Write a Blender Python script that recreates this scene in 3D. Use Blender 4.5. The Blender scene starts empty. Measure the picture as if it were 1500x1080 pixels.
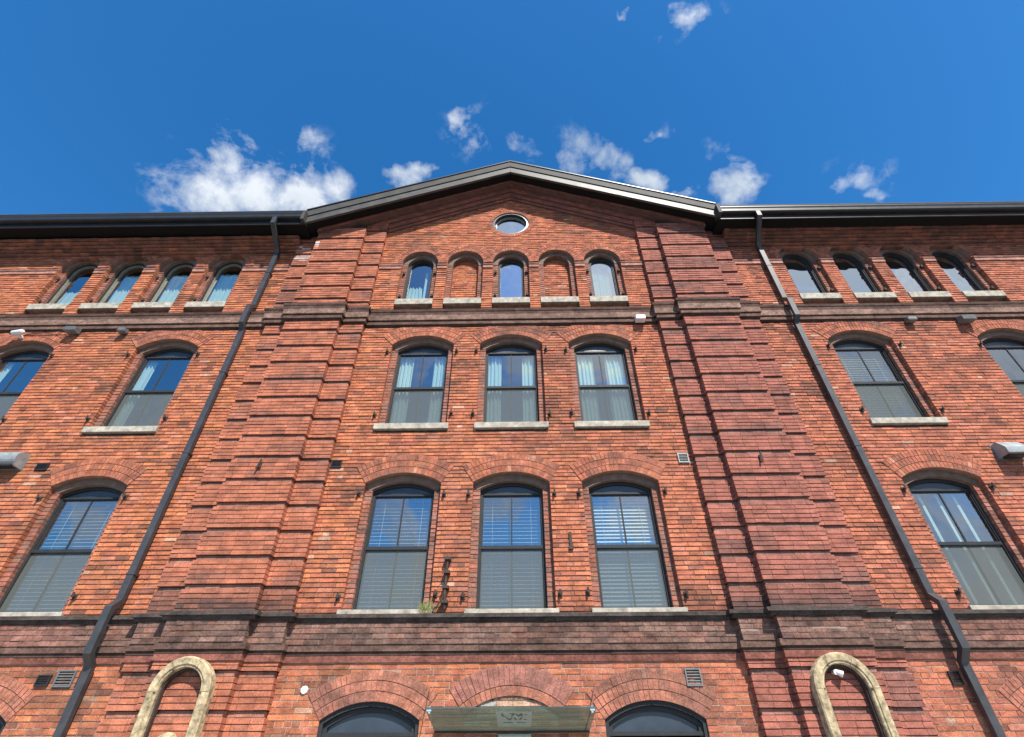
import bpy, math, random
from mathutils import Vector, Matrix, noise
R_ = math.radians
random.seed(7)
scene = bpy.context.scene
COL = scene.collection

# ------------------------------------------------------------------ camera
YAW, PITCH, ROLL = -0.0138124, 0.6772687, -0.0036753
EYE = Vector((0.1397, -8.7, 0.0))            # eye level is z = 0, the ground lies 1.9 m below
cy, sy, cp, sp = math.cos(YAW), math.sin(YAW), math.cos(PITCH), math.sin(PITCH)
fwd = Vector((sy*cp, cy*cp, sp)); rgt = Vector((cy, -sy, 0)); up = rgt.cross(fwd)
r2 = rgt*math.cos(ROLL) + up*math.sin(ROLL); u2 = up*math.cos(ROLL) - rgt*math.sin(ROLL)
cd = bpy.data.cameras.new('camera'); cam = bpy.data.objects.new('camera', cd); COL.objects.link(cam)
m = Matrix.Identity(4)
for i in range(3):
    m[i][0], m[i][1], m[i][2], m[i][3] = r2[i], u2[i], -fwd[i], EYE[i]
cam.matrix_world = m
cd.sensor_width = 36; cd.lens = 740/1500*36; cd.clip_end = 5000; cd.clip_start = 0.1
scene.camera = cam

# ------------------------------------------------------------------ light
SUN = Vector((0.42, -1.0, 1.36)).normalized()
SUN_EL = math.asin(SUN.z); SUN_ROT = math.atan2(SUN.x, SUN.y)
EXPOSURE = 0.83
scene.view_settings.view_transform = 'Standard'; scene.view_settings.look = 'None'
scene.view_settings.exposure = EXPOSURE; scene.view_settings.gamma = 1
world = bpy.data.worlds.new('World'); scene.world = world; world.use_nodes = True
WN, WL = world.node_tree.nodes, world.node_tree.links
WN.clear()
def wn(t, **kw):
    n = WN.new(t)
    for k, v in kw.items(): setattr(n, k, v)
    return n
def wmath(op, a, b=None, clamp=False):
    n = wn('ShaderNodeMath', operation=op); n.use_clamp = clamp
    for i, v in enumerate((a, b)):
        if v is None: continue
        if hasattr(v, 'links'): WL.new(v, n.inputs[i])
        else: n.inputs[i].default_value = v
    return n.outputs[0]
sky = wn('ShaderNodeTexSky', sky_type='NISHITA'); sky.sun_disc = False
sky.sun_elevation = SUN_EL; sky.sun_rotation = SUN_ROT
sky.altitude = 300; sky.air_density = 1.0; sky.dust_density = 0.35; sky.ozone_density = 3.5
SKY = 0.085
tc = wn('ShaderNodeTexCoord')
# stereographic coordinates about a fixed point of the sky
CDIR = Vector((0, math.cos(R_(50)), math.sin(R_(50)))); E1 = Vector((1, 0, 0)); E2 = CDIR.cross(E1) * -1
if E2.z < 0: E2 = -E2
def wdot(vec):
    n = wn('ShaderNodeVectorMath', operation='DOT_PRODUCT'); WL.new(tc.outputs['Generated'], n.inputs[0]); n.inputs[1].default_value = vec
    return n.outputs['Value']
hs = wn('ShaderNodeHueSaturation'); hs.inputs['Hue'].default_value = .499; hs.inputs['Saturation'].default_value = 1.32; hs.inputs['Value'].default_value = 1.45; WL.new(sky.outputs[0], hs.inputs['Color'])
den = wmath('ADD', wdot(CDIR), 1.02)
UU = wmath('DIVIDE', wdot(E1), den); VV = wmath('DIVIDE', wdot(E2), den)
def sky_uv(px, py):
    d = (fwd*740 + r2*(px-750) - u2*(py-540)).normalized()
    k = d.dot(CDIR) + 1.02
    return d.dot(E1)/k, d.dot(E2)/k
comb = wn('ShaderNodeCombineXYZ'); WL.new(UU, comb.inputs[0]); WL.new(VV, comb.inputs[1])
def wnoise(scale, detail, rough, dist=0.0, off=0.0):
    n = wn('ShaderNodeTexNoise'); n.inputs['Scale'].default_value = scale; n.inputs['Detail'].default_value = detail
    n.inputs['Roughness'].default_value = rough; n.inputs['Distortion'].default_value = dist
    if off:
        a = wn('ShaderNodeVectorMath', operation='ADD'); WL.new(comb.outputs[0], a.inputs[0]); a.inputs[1].default_value = (off, off*0.7, off*0.3); WL.new(a.outputs[0], n.inputs['Vector'])
    else: WL.new(comb.outputs[0], n.inputs['Vector'])
    return n.outputs['Fac']
# where the clouds of that day stood: bearing and size of each, ragged by the noise below
CL = [(360,272,108,52,1.0),(440,285,70,38,.95),(330,240,46,34,.9),(462,218,28,26,.62),(318,186,24,12,.36),(405,182,22,12,.42),(262,292,42,24,.7),(505,285,36,14,.5),
      (595,261,30,15,.85),(668,180,16,22,.6),(686,214,24,22,.5),(760,204,34,14,.34),(835,226,44,34,.58),(885,240,36,30,.85),(942,263,34,18,.95),(790,240,30,14,.4),
      (1060,224,13,18,.45),(1075,276,44,26,.95),(1000,284,28,10,.55),(1000,30,26,24,.72),(968,188,22,13,.66),(935,3,10,8,.6),(1022,150,14,12,.3),
      (1240,276,42,24,.72),(1258,252,16,16,.5),(1284,293,22,9,.6),
      (840,218,82,44,.46),(680,196,42,46,.42),(345,196,80,34,.42),(1058,236,34,44,.42),(1252,266,64,40,.48),(470,222,44,44,.48),(1004,34,48,40,.42),(965,190,50,22,.42),(765,208,60,22,.40)]
wv = wn('ShaderNodeTexNoise'); wv.inputs['Scale'].default_value = 15; wv.inputs['Detail'].default_value = 4; wv.inputs['Roughness'].default_value = .6; WL.new(comb.outputs[0], wv.inputs['Vector'])
sw = wn('ShaderNodeSeparateColor'); WL.new(wv.outputs['Color'], sw.inputs[0])
UW = wmath('ADD', UU, wmath('MULTIPLY', wmath('SUBTRACT', sw.outputs[0], .5), .085)); VW = wmath('ADD', VV, wmath('MULTIPLY', wmath('SUBTRACT', sw.outputs[1], .5), .06))
mask = None
for (px, py, a, b, s) in CL:
    s = s if s > .8 else s*.86
    u0, v0 = sky_uv(px, py); ua, _ = sky_uv(px+a, py); _, vb = sky_uv(px, py-b)
    du = wmath('MULTIPLY', wmath('SUBTRACT', UW, u0), 1/abs(ua-u0)); dv = wmath('MULTIPLY', wmath('SUBTRACT', VW, v0), 1/abs(vb-v0))
    q = wmath('ADD', wmath('MULTIPLY', du, du), wmath('MULTIPLY', dv, dv))
    g = wmath('MULTIPLY', wmath('EXPONENT', wmath('MULTIPLY', q, -0.85)), s)
    mask = g if mask is None else wmath('MAXIMUM', mask, g)
n1 = wnoise(27, 12, 0.64, 0.25); n2 = wnoise(7.0, 6, 0.58, 0.3, 3.1)
# broken fair-weather cloud over the rest of the sky (behind the viewer), which the windows mirror
sepw = wn('ShaderNodeSeparateXYZ'); WL.new(tc.outputs['Generated'], sepw.inputs[0])
back = wmath('MULTIPLY', wmath('SUBTRACT', -0.05, sepw.outputs[1]), 4.0, clamp=True)
nb = wn('ShaderNodeTexNoise'); WL.new(tc.outputs['Generated'], nb.inputs['Vector']); nb.inputs['Scale'].default_value = 4.6; nb.inputs['Detail'].default_value = 8; nb.inputs['Roughness'].default_value = .58
backmask = wmath('MULTIPLY', wmath('MULTIPLY', wmath('ADD', wmath('SUBTRACT', nb.outputs['Fac'], 0.47), wmath('MULTIPLY', sepw.outputs[0], .16)), 6.0, clamp=True), back)
dens = wmath('ADD', wmath('MULTIPLY', mask, 1.55), wmath('MULTIPLY', wmath('SUBTRACT', n1, 0.5), 3.3))
dens = wmath('MULTIPLY', wmath('SUBTRACT', dens, 0.50), 0.98, clamp=True)
near = wmath('MULTIPLY', wmath('SUBTRACT', mask, 0.10), 3.5, clamp=True)
dens = wmath('MULTIPLY', dens, near)
dens = wmath('MULTIPLY', wmath('MAXIMUM', dens, backmask), 0.93)
shade = wn('ShaderNodeMix', data_type='RGBA'); WL.new(wmath('MULTIPLY', wmath('SUBTRACT', n2, 0.42), 3.2, clamp=True), shade.inputs[0])
shade.inputs[6].default_value = (3.9, 4.5, 5.2, 1); shade.inputs[7].default_value = (7.6, 7.8, 8.0, 1)
mixw = wn('ShaderNodeMix', data_type='RGBA'); WL.new(dens, mixw.inputs[0]); WL.new(hs.outputs[0], mixw.inputs[6]); WL.new(shade.outputs[2], mixw.inputs[7])
bg = wn('ShaderNodeBackground'); bg.inputs['Strength'].default_value = SKY; WL.new(mixw.outputs[2], bg.inputs['Color'])
wo = wn('ShaderNodeOutputWorld'); WL.new(bg.outputs[0], wo.inputs['Surface'])

sd = bpy.data.lights.new('sun', 'SUN'); sd.energy = 4.6; sd.angle = R_(0.53); sd.color = (1.0, 0.95, 0.87)
sun = bpy.data.objects.new('sun', sd); COL.objects.link(sun)
sun.rotation_euler = (-SUN).to_track_quat('-Z', 'Y').to_euler(); sun.location = (6, -20, 30)

# ------------------------------------------------------------------ materials
def newmat(name):
    mt = bpy.data.materials.new(name); mt.use_nodes = True
    return mt, mt.node_tree.nodes, mt.node_tree.links, mt.node_tree.nodes['Principled BSDF']
def N(nt, t, **kw):
    n = nt.new(t)
    for k, v in kw.items(): setattr(n, k, v)
    return n
def tinted(name, rough=0.9, bump=0.4, bscale=60, stain=0.35, sscale=3.0, spec=0.25):
    """face colour attribute, modulated by fine grain and broad weathering"""
    mt, nt, ln, p = newmat(name)
    at = N(nt, 'ShaderNodeAttribute', attribute_name='tint')
    geo = N(nt, 'ShaderNodeNewGeometry')
    g = N(nt, 'ShaderNodeTexNoise'); g.inputs['Scale'].default_value = bscale; g.inputs['Detail'].default_value = 5; g.inputs['Roughness'].default_value = .65
    s = N(nt, 'ShaderNodeTexNoise'); s.inputs['Scale'].default_value = sscale; s.inputs['Detail'].default_value = 7; s.inputs['Roughness'].default_value = .68
    ln.new(geo.outputs['Position'], g.inputs['Vector'])
    mp = N(nt, 'ShaderNodeMapping'); mp.inputs['Scale'].default_value = (1, 1, 1.7); ln.new(geo.outputs['Position'], mp.inputs[0]); ln.new(mp.outputs[0], s.inputs['Vector'])
    r1 = N(nt, 'ShaderNodeMapRange'); ln.new(g.outputs['Fac'], r1.inputs[0]); r1.inputs[1].default_value = .3; r1.inputs[2].default_value = .7; r1.inputs[3].default_value = .60; r1.inputs[4].default_value = 1.36
    r2_ = N(nt, 'ShaderNodeMapRange'); ln.new(s.outputs['Fac'], r2_.inputs[0]); r2_.inputs[1].default_value = .34; r2_.inputs[2].default_value = .66; r2_.inputs[3].default_value = 1-stain; r2_.inputs[4].default_value = 1+stain*.55
    mu = N(nt, 'ShaderNodeMath', operation='MULTIPLY'); ln.new(r1.outputs[0], mu.inputs[0]); ln.new(r2_.outputs[0], mu.inputs[1])
    vm = N(nt, 'ShaderNodeVectorMath', operation='SCALE'); ln.new(at.outputs['Color'], vm.inputs[0]); ln.new(mu.outputs[0], vm.inputs['Scale'])
    ln.new(vm.outputs[0], p.inputs['Base Color']); p.inputs['Roughness'].default_value = rough; p.inputs['Specular IOR Level'].default_value = spec
    b = N(nt, 'ShaderNodeBump'); b.inputs['Strength'].default_value = bump; b.inputs['Distance'].default_value = .008; ln.new(g.outputs['Fac'], b.inputs['Height']); ln.new(b.outputs[0], p.inputs['Normal'])
    return mt
def plain(name, col, rough=0.6, metal=0.0, var=0.25, scale=6, bump=0.0, bscale=40, spec=0.5, stretch=(1,1,1)):
    mt, nt, ln, p = newmat(name)
    geo = N(nt, 'ShaderNodeNewGeometry'); mp = N(nt, 'ShaderNodeMapping'); mp.inputs['Scale'].default_value = stretch; ln.new(geo.outputs['Position'], mp.inputs[0])
    s = N(nt, 'ShaderNodeTexNoise'); s.inputs['Scale'].default_value = scale; s.inputs['Detail'].default_value = 7; s.inputs['Roughness'].default_value = .65; ln.new(mp.outputs[0], s.inputs['Vector'])
    r = N(nt, 'ShaderNodeMapRange'); ln.new(s.outputs['Fac'], r.inputs[0]); r.inputs[1].default_value = .3; r.inputs[2].default_value = .7; r.inputs[3].default_value = 1-var; r.inputs[4].default_value = 1+var
    vm = N(nt, 'ShaderNodeVectorMath', operation='SCALE'); vm.inputs[0].default_value = col; ln.new(r.outputs[0], vm.inputs['Scale']); ln.new(vm.outputs[0], p.inputs['Base Color'])
    rr = N(nt, 'ShaderNodeMapRange'); ln.new(s.outputs['Fac'], rr.inputs[0]); rr.inputs[3].default_value = max(0, rough-.12); rr.inputs[4].default_value = min(1, rough+.12); ln.new(rr.outputs[0], p.inputs['Roughness'])
    p.inputs['Metallic'].default_value = metal; p.inputs['Specular IOR Level'].default_value = spec
    if bump:
        g = N(nt, 'ShaderNodeTexNoise'); g.inputs['Scale'].default_value = bscale; g.inputs['Detail'].default_value = 5; ln.new(geo.outputs['Position'], g.inputs['Vector'])
        b = N(nt, 'ShaderNodeBump'); b.inputs['Strength'].default_value = bump; b.inputs['Distance'].default_value = .01; ln.new(g.outputs['Fac'], b.inputs['Height']); ln.new(b.outputs[0], p.inputs['Normal'])
    return mt
def glassmat(name, tint, base, k, ripple=0.02):
    mt = bpy.data.materials.new(name); mt.use_nodes = True; nt, ln = mt.node_tree.nodes, mt.node_tree.links; nt.clear()
    o = N(nt, 'ShaderNodeOutputMaterial'); mx = N(nt, 'ShaderNodeMixShader'); t = N(nt, 'ShaderNodeBsdfTransparent'); g = N(nt, 'ShaderNodeBsdfGlossy')
    t.inputs[0].default_value = (*tint, 1); g.inputs['Roughness'].default_value = 0.0; g.inputs[0].default_value = (.95, .98, 1, 1)
    # Schlick reflectance, the same from both sides of the pane
    gi = N(nt, 'ShaderNodeNewGeometry'); dt = N(nt, 'ShaderNodeVectorMath', operation='DOT_PRODUCT'); ln.new(gi.outputs['Incoming'], dt.inputs[0]); ln.new(gi.outputs['Normal'], dt.inputs[1])
    ab = N(nt, 'ShaderNodeMath', operation='ABSOLUTE'); ln.new(dt.outputs['Value'], ab.inputs[0])
    om = N(nt, 'ShaderNodeMath', operation='SUBTRACT'); om.inputs[0].default_value = 1.0; ln.new(ab.outputs[0], om.inputs[1])
    pw = N(nt, 'ShaderNodeMath', operation='POWER'); ln.new(om.outputs[0], pw.inputs[0]); pw.inputs[1].default_value = 4.0
    a = N(nt, 'ShaderNodeMath', operation='MULTIPLY_ADD'); ln.new(pw.outputs[0], a.inputs[0]); a.inputs[1].default_value = k; a.inputs[2].default_value = base; a.use_clamp = True
    ln.new(a.outputs[0], mx.inputs[0]); ln.new(t.outputs[0], mx.inputs[1]); ln.new(g.outputs[0], mx.inputs[2]); ln.new(mx.outputs[0], o.inputs[0])
    geo = N(nt, 'ShaderNodeNewGeometry'); ns = N(nt, 'ShaderNodeTexNoise'); ns.inputs['Scale'].default_value = 2.2; ns.inputs['Detail'].default_value = 1; ln.new(geo.outputs['Position'], ns.inputs['Vector'])
    b = N(nt, 'ShaderNodeBump'); b.inputs['Strength'].default_value = ripple; b.inputs['Distance'].default_value = .3; ln.new(ns.outputs['Fac'], b.inputs['Height']); ln.new(b.outputs[0], g.inputs['Normal'])
    return mt
def sheer(name, col, fac, rough=.9):
    """woven sheet: part of the light passes between the threads"""
    mt = bpy.data.materials.new(name); mt.use_nodes = True; nt, ln = mt.node_tree.nodes, mt.node_tree.links; nt.clear()
    o = N(nt, 'ShaderNodeOutputMaterial'); mx = N(nt, 'ShaderNodeMixShader'); mx.inputs[0].default_value = fac
    t = N(nt, 'ShaderNodeBsdfTransparent'); d = N(nt, 'ShaderNodeBsdfDiffuse'); d.inputs[0].default_value = (*col, 1)
    ln.new(t.outputs[0], mx.inputs[1]); ln.new(d.outputs[0], mx.inputs[2]); ln.new(mx.outputs[0], o.inputs[0])
    return mt
M = {}
M['brick'] = tinted('common_brick', .92, .9, 48, .45, 4.2)
M['pressed'] = tinted('pressed_brick', .88, .55, 60, .42, 3.2)
M['mortar'] = tinted('mortar', .95, .4, 80, .3, 5)
M['soot'] = tinted('sooty_shaded_masonry', .93, .6, 30, .5, 5)  # real soot, plus shade coloured into the recessed course members
M['stone'] = plain('limestone_sill', (.36, .325, .265), .85, 0, .45, 9, .6, 45, .3)
M['surround'] = plain('lichened_limestone', (.37, .295, .18), .9, 0, .75, 9, 1.0, 26, .2)
M['bronze'] = plain('dark_bronze_metal', (.017, .0165, .0165), .42, .0, .3, 4, 0, 40, .5)
M['rake'] = plain('sunned_grey_fascia', (.065, .062, .056), .48, .0, .35, 3, .15, 14, .34)
M['soffit'] = plain('black_soffit_board', (.007, .0068, .0066), .8, 0, .3, 4, 0, 40, .2)
M['fascia'] = plain('weathered_grey_fascia', (.060, .058, .053), .65, .0, .35, 3, .1, 20, .18, (1, 1, 1))
M['pipe'] = plain('downpipe_metal', (.042, .042, .045), .42, 0, .3, 5, 0, 40, .5)
M['frame'] = plain('dark_window_frame', (.026, .028, .030), .62, 0, .2, 8, 0, 40, .25)
M['headpanel'] = plain('dark_head_panel', (.030, .040, .055), .30, 0, .3, 3)
M['inner'] = plain('grey_brown_moulding', (.165, .105, .078), .85, 0, .35, 8, .4, 30)
M['glass'] = glassmat('window_glass', (.80, .87, .86), .31, 1.0)
M['glass_top'] = glassmat('reflective_window_glass', (.75, .82, .82), .60, .5, .03)
M['screen'] = sheer('insect_screen', (.15, .165, .155), .52)
M['curtain'] = sheer('sheer_curtain', (.60, .74, .66), .9)
M['blind'] = plain('blind_slat', (.62, .68, .64), .6, 0, .08, 3)
M['room'] = plain('room_plaster', (.11, .105, .10), .9, 0, .3, 1.5)
M['iron'] = plain('rusty_iron', (.045, .028, .022), .8, .0, .5, 30, .5, 60)
M['vent'] = plain('grey_louvre', (.16, .17, .17), .5, .3, .25, 9)
M['hood'] = plain('galvanised_hood', (.27, .295, .295), .40, .15, .3, 7)
M['white'] = plain('white_plastic', (.72, .72, .70), .45, 0, .08, 5)
M['chrome'] = plain('bright_steel', (.75, .75, .75), .2, 1, .1, 5)
M['bead'] = plain('olive_bead', (.20, .20, .15), .5, 0, .25, 12)
M['ringmetal'] = plain('pale_metal_ring', (.22, .235, .23), .45, .2, .25, 12)
M['roof'] = plain('dark_roofing', (.05, .05, .052), .8, 0, .3, 2)
M['weed'] = plain('dry_weed', (.20, .19, .075), .8, 0, .4, 20)
M['asphalt'] = plain('asphalt', (.055, .055, .058), .9, 0, .35, 1.2, .5, 60)
M['paving'] = plain('concrete_paving', (.34, .33, .31), .9, 0, .25, 1.5, .3, 40)
M['decal'] = plain('frosted_plaque', (.30, .38, .34), .5, 0, .15, 12)
M['ink'] = plain('dark_ink', (.10, .135, .125), .6, 0, .2, 10)

# ------------------------------------------------------------------ mesh helper
class MB:
    def __init__(s): s.v = []; s.f = []; s.m = []; s.c = []
    def quad(s, pts, mi=0, c=(1, 1, 1)):
        n = len(s.v); s.v += pts; s.f.append(tuple(range(n, n+len(pts)))); s.m.append(mi); s.c.append(c)
    def hexa(s, p, mi=0, c=(1, 1, 1), back=True):
        """p: 4 front points (ccw seen from the front) then the 4 behind them"""
        n = len(s.v); s.v += p
        fs = [(0,1,2,3), (0,4,5,1), (1,5,6,2), (2,6,7,3), (3,7,4,0)]
        if back: fs.append((7,6,5,4))
        for f in fs: s.f.append(tuple(n+i for i in f)); s.m.append(mi); s.c.append(c)
    def box(s, x0, x1, y0, y1, z0, z1, mi=0, c=(1, 1, 1), back=True):
        s.hexa([(x0,y0,z0),(x1,y0,z0),(x1,y0,z1),(x0,y0,z1),(x0,y1,z0),(x1,y1,z0),(x1,y1,z1),(x0,y1,z1)], mi, c, back)
    def prism_x(s, x0, x1, prof, mi=0, c=(1, 1, 1), z_at=None):
        """profile [(y,z)] swept along x, with end caps; mi and c may be lists per profile edge"""
        n = len(prof); b = len(s.v)
        dz0, dz1 = (z_at(x0), z_at(x1)) if z_at else (0, 0)
        s.v += [(x0, y, z+dz0) for y, z in prof] + [(x1, y, z+dz1) for y, z in prof]
        for i in range(n):
            j = (i+1) % n; s.f.append((b+i, b+j, b+n+j, b+n+i)); s.m.append(mi); s.c.append(c[i] if isinstance(c, list) else c)
        cc = c[0] if isinstance(c, list) else c
        s.f.append(tuple(b+i for i in range(n))[::-1]); s.m.append(mi); s.c.append(cc)
        s.f.append(tuple(b+n+i for i in range(n))); s.m.append(mi); s.c.append(cc)
    def tube(s, pts, r, seg=8, mi=0, c=(1, 1, 1)):
        P = [Vector(p) for p in pts]; b = len(s.v); k = len(P)
        rs = r if isinstance(r, list) else [r]*k
        for i, p in enumerate(P):
            t = (P[min(i+1, k-1)] - P[max(i-1, 0)]).normalized(); a = t.orthogonal().normalized(); d = t.cross(a)
            for j in range(seg):
                an = 2*math.pi*j/seg; q = p + (a*math.cos(an) + d*math.sin(an))*rs[i]; s.v.append(tuple(q))
        for i in range(k-1):
            for j in range(seg):
                j2 = (j+1) % seg; s.f.append((b+i*seg+j, b+i*seg+j2, b+(i+1)*seg+j2, b+(i+1)*seg+j)); s.m.append(mi); s.c.append(c)
        s.f.append(tuple(b+j for j in range(seg))[::-1]); s.m.append(mi); s.c.append(c)
        s.f.append(tuple(b+(k-1)*seg+j for j in range(seg))); s.m.append(mi); s.c.append(c)
    def build(s, name, mats, parent=None, bevel=0.0, smooth=False):
        me = bpy.data.meshes.new(name); me.from_pydata(s.v, [], s.f)
        if not isinstance(mats, (list, tuple)): mats = [mats]
        for q in mats: me.materials.append(q)
        me.polygons.foreach_set('material_index', s.m)
        at = me.attributes.new('tint', 'FLOAT_COLOR', 'FACE'); buf = []
        for c in s.c: buf += [c[0], c[1], c[2], 1.0]
        at.data.foreach_set('color', buf)
        if smooth: me.polygons.foreach_set('use_smooth', [True]*len(me.polygons))
        me.update()
        o = bpy.data.objects.new(name, me); COL.objects.link(o)
        if parent is not None: o.parent = parent
        if bevel:
            b = o.modifiers.new('bevel', 'BEVEL'); b.width = bevel; b.segments = 2; b.limit_method = 'ANGLE'
        return o
def tag(o, label=None, cat=None, group=None, kind=None):
    if label: o['label'] = label
    if cat: o['category'] = cat
    if group: o['group'] = group
    if kind: o['kind'] = kind
    return o
def empty(name, loc=(0, 0, 0)):
    o = bpy.data.objects.new(name, None); COL.objects.link(o); o.location = loc; o.empty_display_size = .2
    return o

# ------------------------------------------------------------------ ground
GZ = -1.9
g = MB(); g.quad([(-400,-400,GZ-.15),(400,-400,GZ-.15),(400,400,GZ-.15),(-400,400,GZ-.15)]); tag(g.build('road', M['asphalt']), kind='structure')
g = MB(); g.box(-60, 60, -6.0, 14, GZ-.4, GZ); tag(g.build('pavement', M['paving']), kind='structure')

# ------------------------------------------------------------------ building layout
XS, XM0, XM1, XO = 3.48, 4.01, 5.28, 5.80          # pier: inner strip, main face, outer strip
YS, YM = -0.13, -0.27                               # how far strips and main faces stand out
CH = 0.0785                                         # brick course
XW = 17.0
def rake_low(x): return 13.99 - .428*abs(x)
def eave_dz(x):                                     # the gutters fall slightly to the right
    return 0.035 - 0.0038*x - (0.02 if x > 0 else 0)
ROW3 = dict(z0=5.44, sill=(5.44, 5.57), zs=7.74, rise=.27, bar=7.60, rail=6.63)
ROW2 = dict(z0=1.93, sill=(1.93, 2.06), zs=4.27, rise=.21, bar=4.10, rail=3.12)
GRD = dict(z0=GZ, zs=.60, rise=.23, bar=.42, rail=-1.0)
def segR(hw, rise): return (hw*hw + rise*rise)/(2*rise)
OPEN = []
def add_open(kind, cx, hw, z0, zs, R, t):
    zc = zs - math.sqrt(max(0, R*R - hw*hw)); th = math.asin(min(1, hw/R))
    o = dict(kind=kind, cx=cx, hw=hw, z0=z0, zs=zs, R=R, t=t, zc=zc, th=th); OPEN.append(o); return o
BIGX = [-11.35, -7.97, -2.03, 0.0, 2.03, 7.97, 11.35]
for cx in BIGX:
    hw = .715 if abs(cx) < 3 else .73
    add_open('row3', cx, hw, ROW3['z0'], ROW3['zs'], segR(hw, ROW3['rise']), .39)
    add_open('row2', cx, hw, ROW2['z0'], ROW2['zs'], segR(hw, ROW2['rise']), .40)
    hg = hw if cx else .68
    add_open('ground', cx, hg, GRD['z0'], GRD['zs'] + (.06 if not cx else 0), segR(hg, GRD['rise']), .40)
SMALLC = [-2.42, -1.21, 0.0, 1.21, 2.42]; SMALLW = [-11.60, -10.28, -8.95, -7.62, 7.62, 8.95, 10.28, 11.60]
for cx in SMALLC: add_open('top', cx, .475, 8.74, 10.64, .475, .24)
for cx in SMALLW: add_open('top', cx, .50, 8.74, 10.64, .50, .24)
OC = (0.0, 12.36, .53)
def half(o, z):
    if z < o['z0']: return 0
    if z <= o['zs']: return o['hw']
    h = z - o['zc']; q = (o['R']+o['t'])**2 - h*h
    if q <= 0: return 0
    w = math.sqrt(q)
    if o['th'] < 1.5: w = min(w, h*math.tan(o['th']))
    return w
def cuts(za, zb, ops):
    r = []
    for o in ops:
        if zb <= o['z0']+.01 or za >= o['zc']+o['R']+o['t']: continue
        w = min(half(o, max(za, o['z0']+.001)), half(o, zb))
        if za < o['z0'] < zb: w = half(o, zb)
        if w > .02: r.append((o['cx']-w, o['cx']+w))
    h = max(abs(za-OC[1]), abs(zb-OC[1])); h2 = OC[2] + .1
    if h < h2:
        w = math.sqrt(h2*h2-h*h); r.append((OC[0]-w, OC[0]+w))
    return r
def subtract(x0, x1, cs):
    segs = [(x0, x1)]
    for a, b in cs:
        nx = []
        for p, q in segs:
            if b <= p or a >= q: nx.append((p, q)); continue
            if a > p+.03: nx.append((p, a))
            if b < q-.03: nx.append((b, q))
        segs = nx
    return segs
def lerp(a, b, t): return tuple(a[i]+(b[i]-a[i])*t for i in range(3))
def sm(a, b, x):
    t = max(0, min(1, (x-a)/(b-a))); return t*t*(3-2*t)
ORANGE, RED, DEEP, BROWN, PINK, DARK, PALE = (.52,.182,.080), (.46,.144,.070), (.345,.105,.068), (.29,.120,.076), (.49,.195,.125), (.13,.072,.058), (.54,.36,.25)
def stains(x, z):
    """soot and grime that sits on the brickwork, 0..1"""
    n = noise.noise(Vector((x*.55, z*1.3, 3.0)))*.6 + noise.noise(Vector((x*2.1, z*4.5, 9.0)))*.4
    s = sm(.10, .45, n)*.80
    s = max(s, .55*sm(.15, .5, noise.noise(Vector((x*4.5, z*9, 77)))))
    st = noise.noise(Vector((x*5.5, z*.35, 13))); s = max(s, .6*sm(.2, .5, st)*sm(-.1, .3, noise.noise(Vector((x*.7, z*.5, 15)))))   # water streaks
    s = max(s, sm(2.55, 2.0, z)*sm(-.25, .3, n)*.8 if z > 1.9 else 0)          # over the belt course
    s = max(s, sm(.0, .35, noise.noise(Vector((x*.5, z*2.5, 21.0))))*.75*sm(.5, .0, abs(z-7.15)))
    for zs_ in (5.44, 1.93):
        if zs_-.75 < z < zs_:
            for cx in (-11.35, -7.97, -2.03, 0, 2.03, 7.97, 11.35):
                if abs(x-cx) < .85: s = max(s, .6*sm(zs_-.75, zs_, z)*sm(-.2, .35, noise.noise(Vector((x*7, z*.6, 61)))))
    if x > 6: s = max(s, sm(11.05, 11.5, z)*sm(-.3, .25, noise.noise(Vector((x*1.1, z*2, 31))))*.95)
    if z < 1.3: s = max(s, sm(.12, .5, noise.noise(Vector((x*1.3, z*2.5, 41))))*.7)
    return s
def wallcol(x, z):
    r = random.random(); k = sm(-5, 7, x)
    c = ORANGE if r < .40-.22*k else RED if r < .74 else DEEP if r < .84 else PINK if r < .93 else BROWN if r < .985 else DARK
    c = lerp(lerp(c, (.445,.152,.080), .35), (.40,.135,.095), .42*k); j = random.uniform(.82, 1.15); c = tuple(v*j for v in c)
    if random.random() < .010: c = lerp(c, PALE, .6)
    return lerp(c, (.095,.052,.040), min(.85, stains(x, z)*random.uniform(.6, 1.0)))
def piercol(x, z):
    j = random.uniform(.88, 1.1); k = sm(-4, 5, x)
    c = lerp((.40,.137,.078), (.32,.112,.080), k); c = tuple(v*j*random.uniform(.88, 1.0) for v in (c,)[0]) if False else tuple(v*j for v in c)
    if random.random() < .22: c = lerp(c, (.20,.085,.06), random.uniform(.2, .6))
    n = noise.noise(Vector((x*.8, z*2.2, 5.0))) + .4*noise.noise(Vector((x*3, z*6, 8.0)))
    c = lerp(c, (.17,.085,.07), sm(.05, .6, n)*.65)
    if 10.6 < z < 11.4 and -5.85 < x < -5.1 and random.random() < .45: c = lerp(c, (.55,.50,.46), random.uniform(.2, .8))      # lime bloom
    if 1.9 < z < 2.5: c = lerp(c, (.07,.05,.045), sm(2.45, 2.02, z)*random.uniform(.6, .95))
    return c
def mortcol(x, z):
    c = (.30,.19,.135) if z > 1.9 else (.46,.35,.265)
    return lerp(c, (.10,.07,.06), stains(x, z)*.7)
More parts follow.
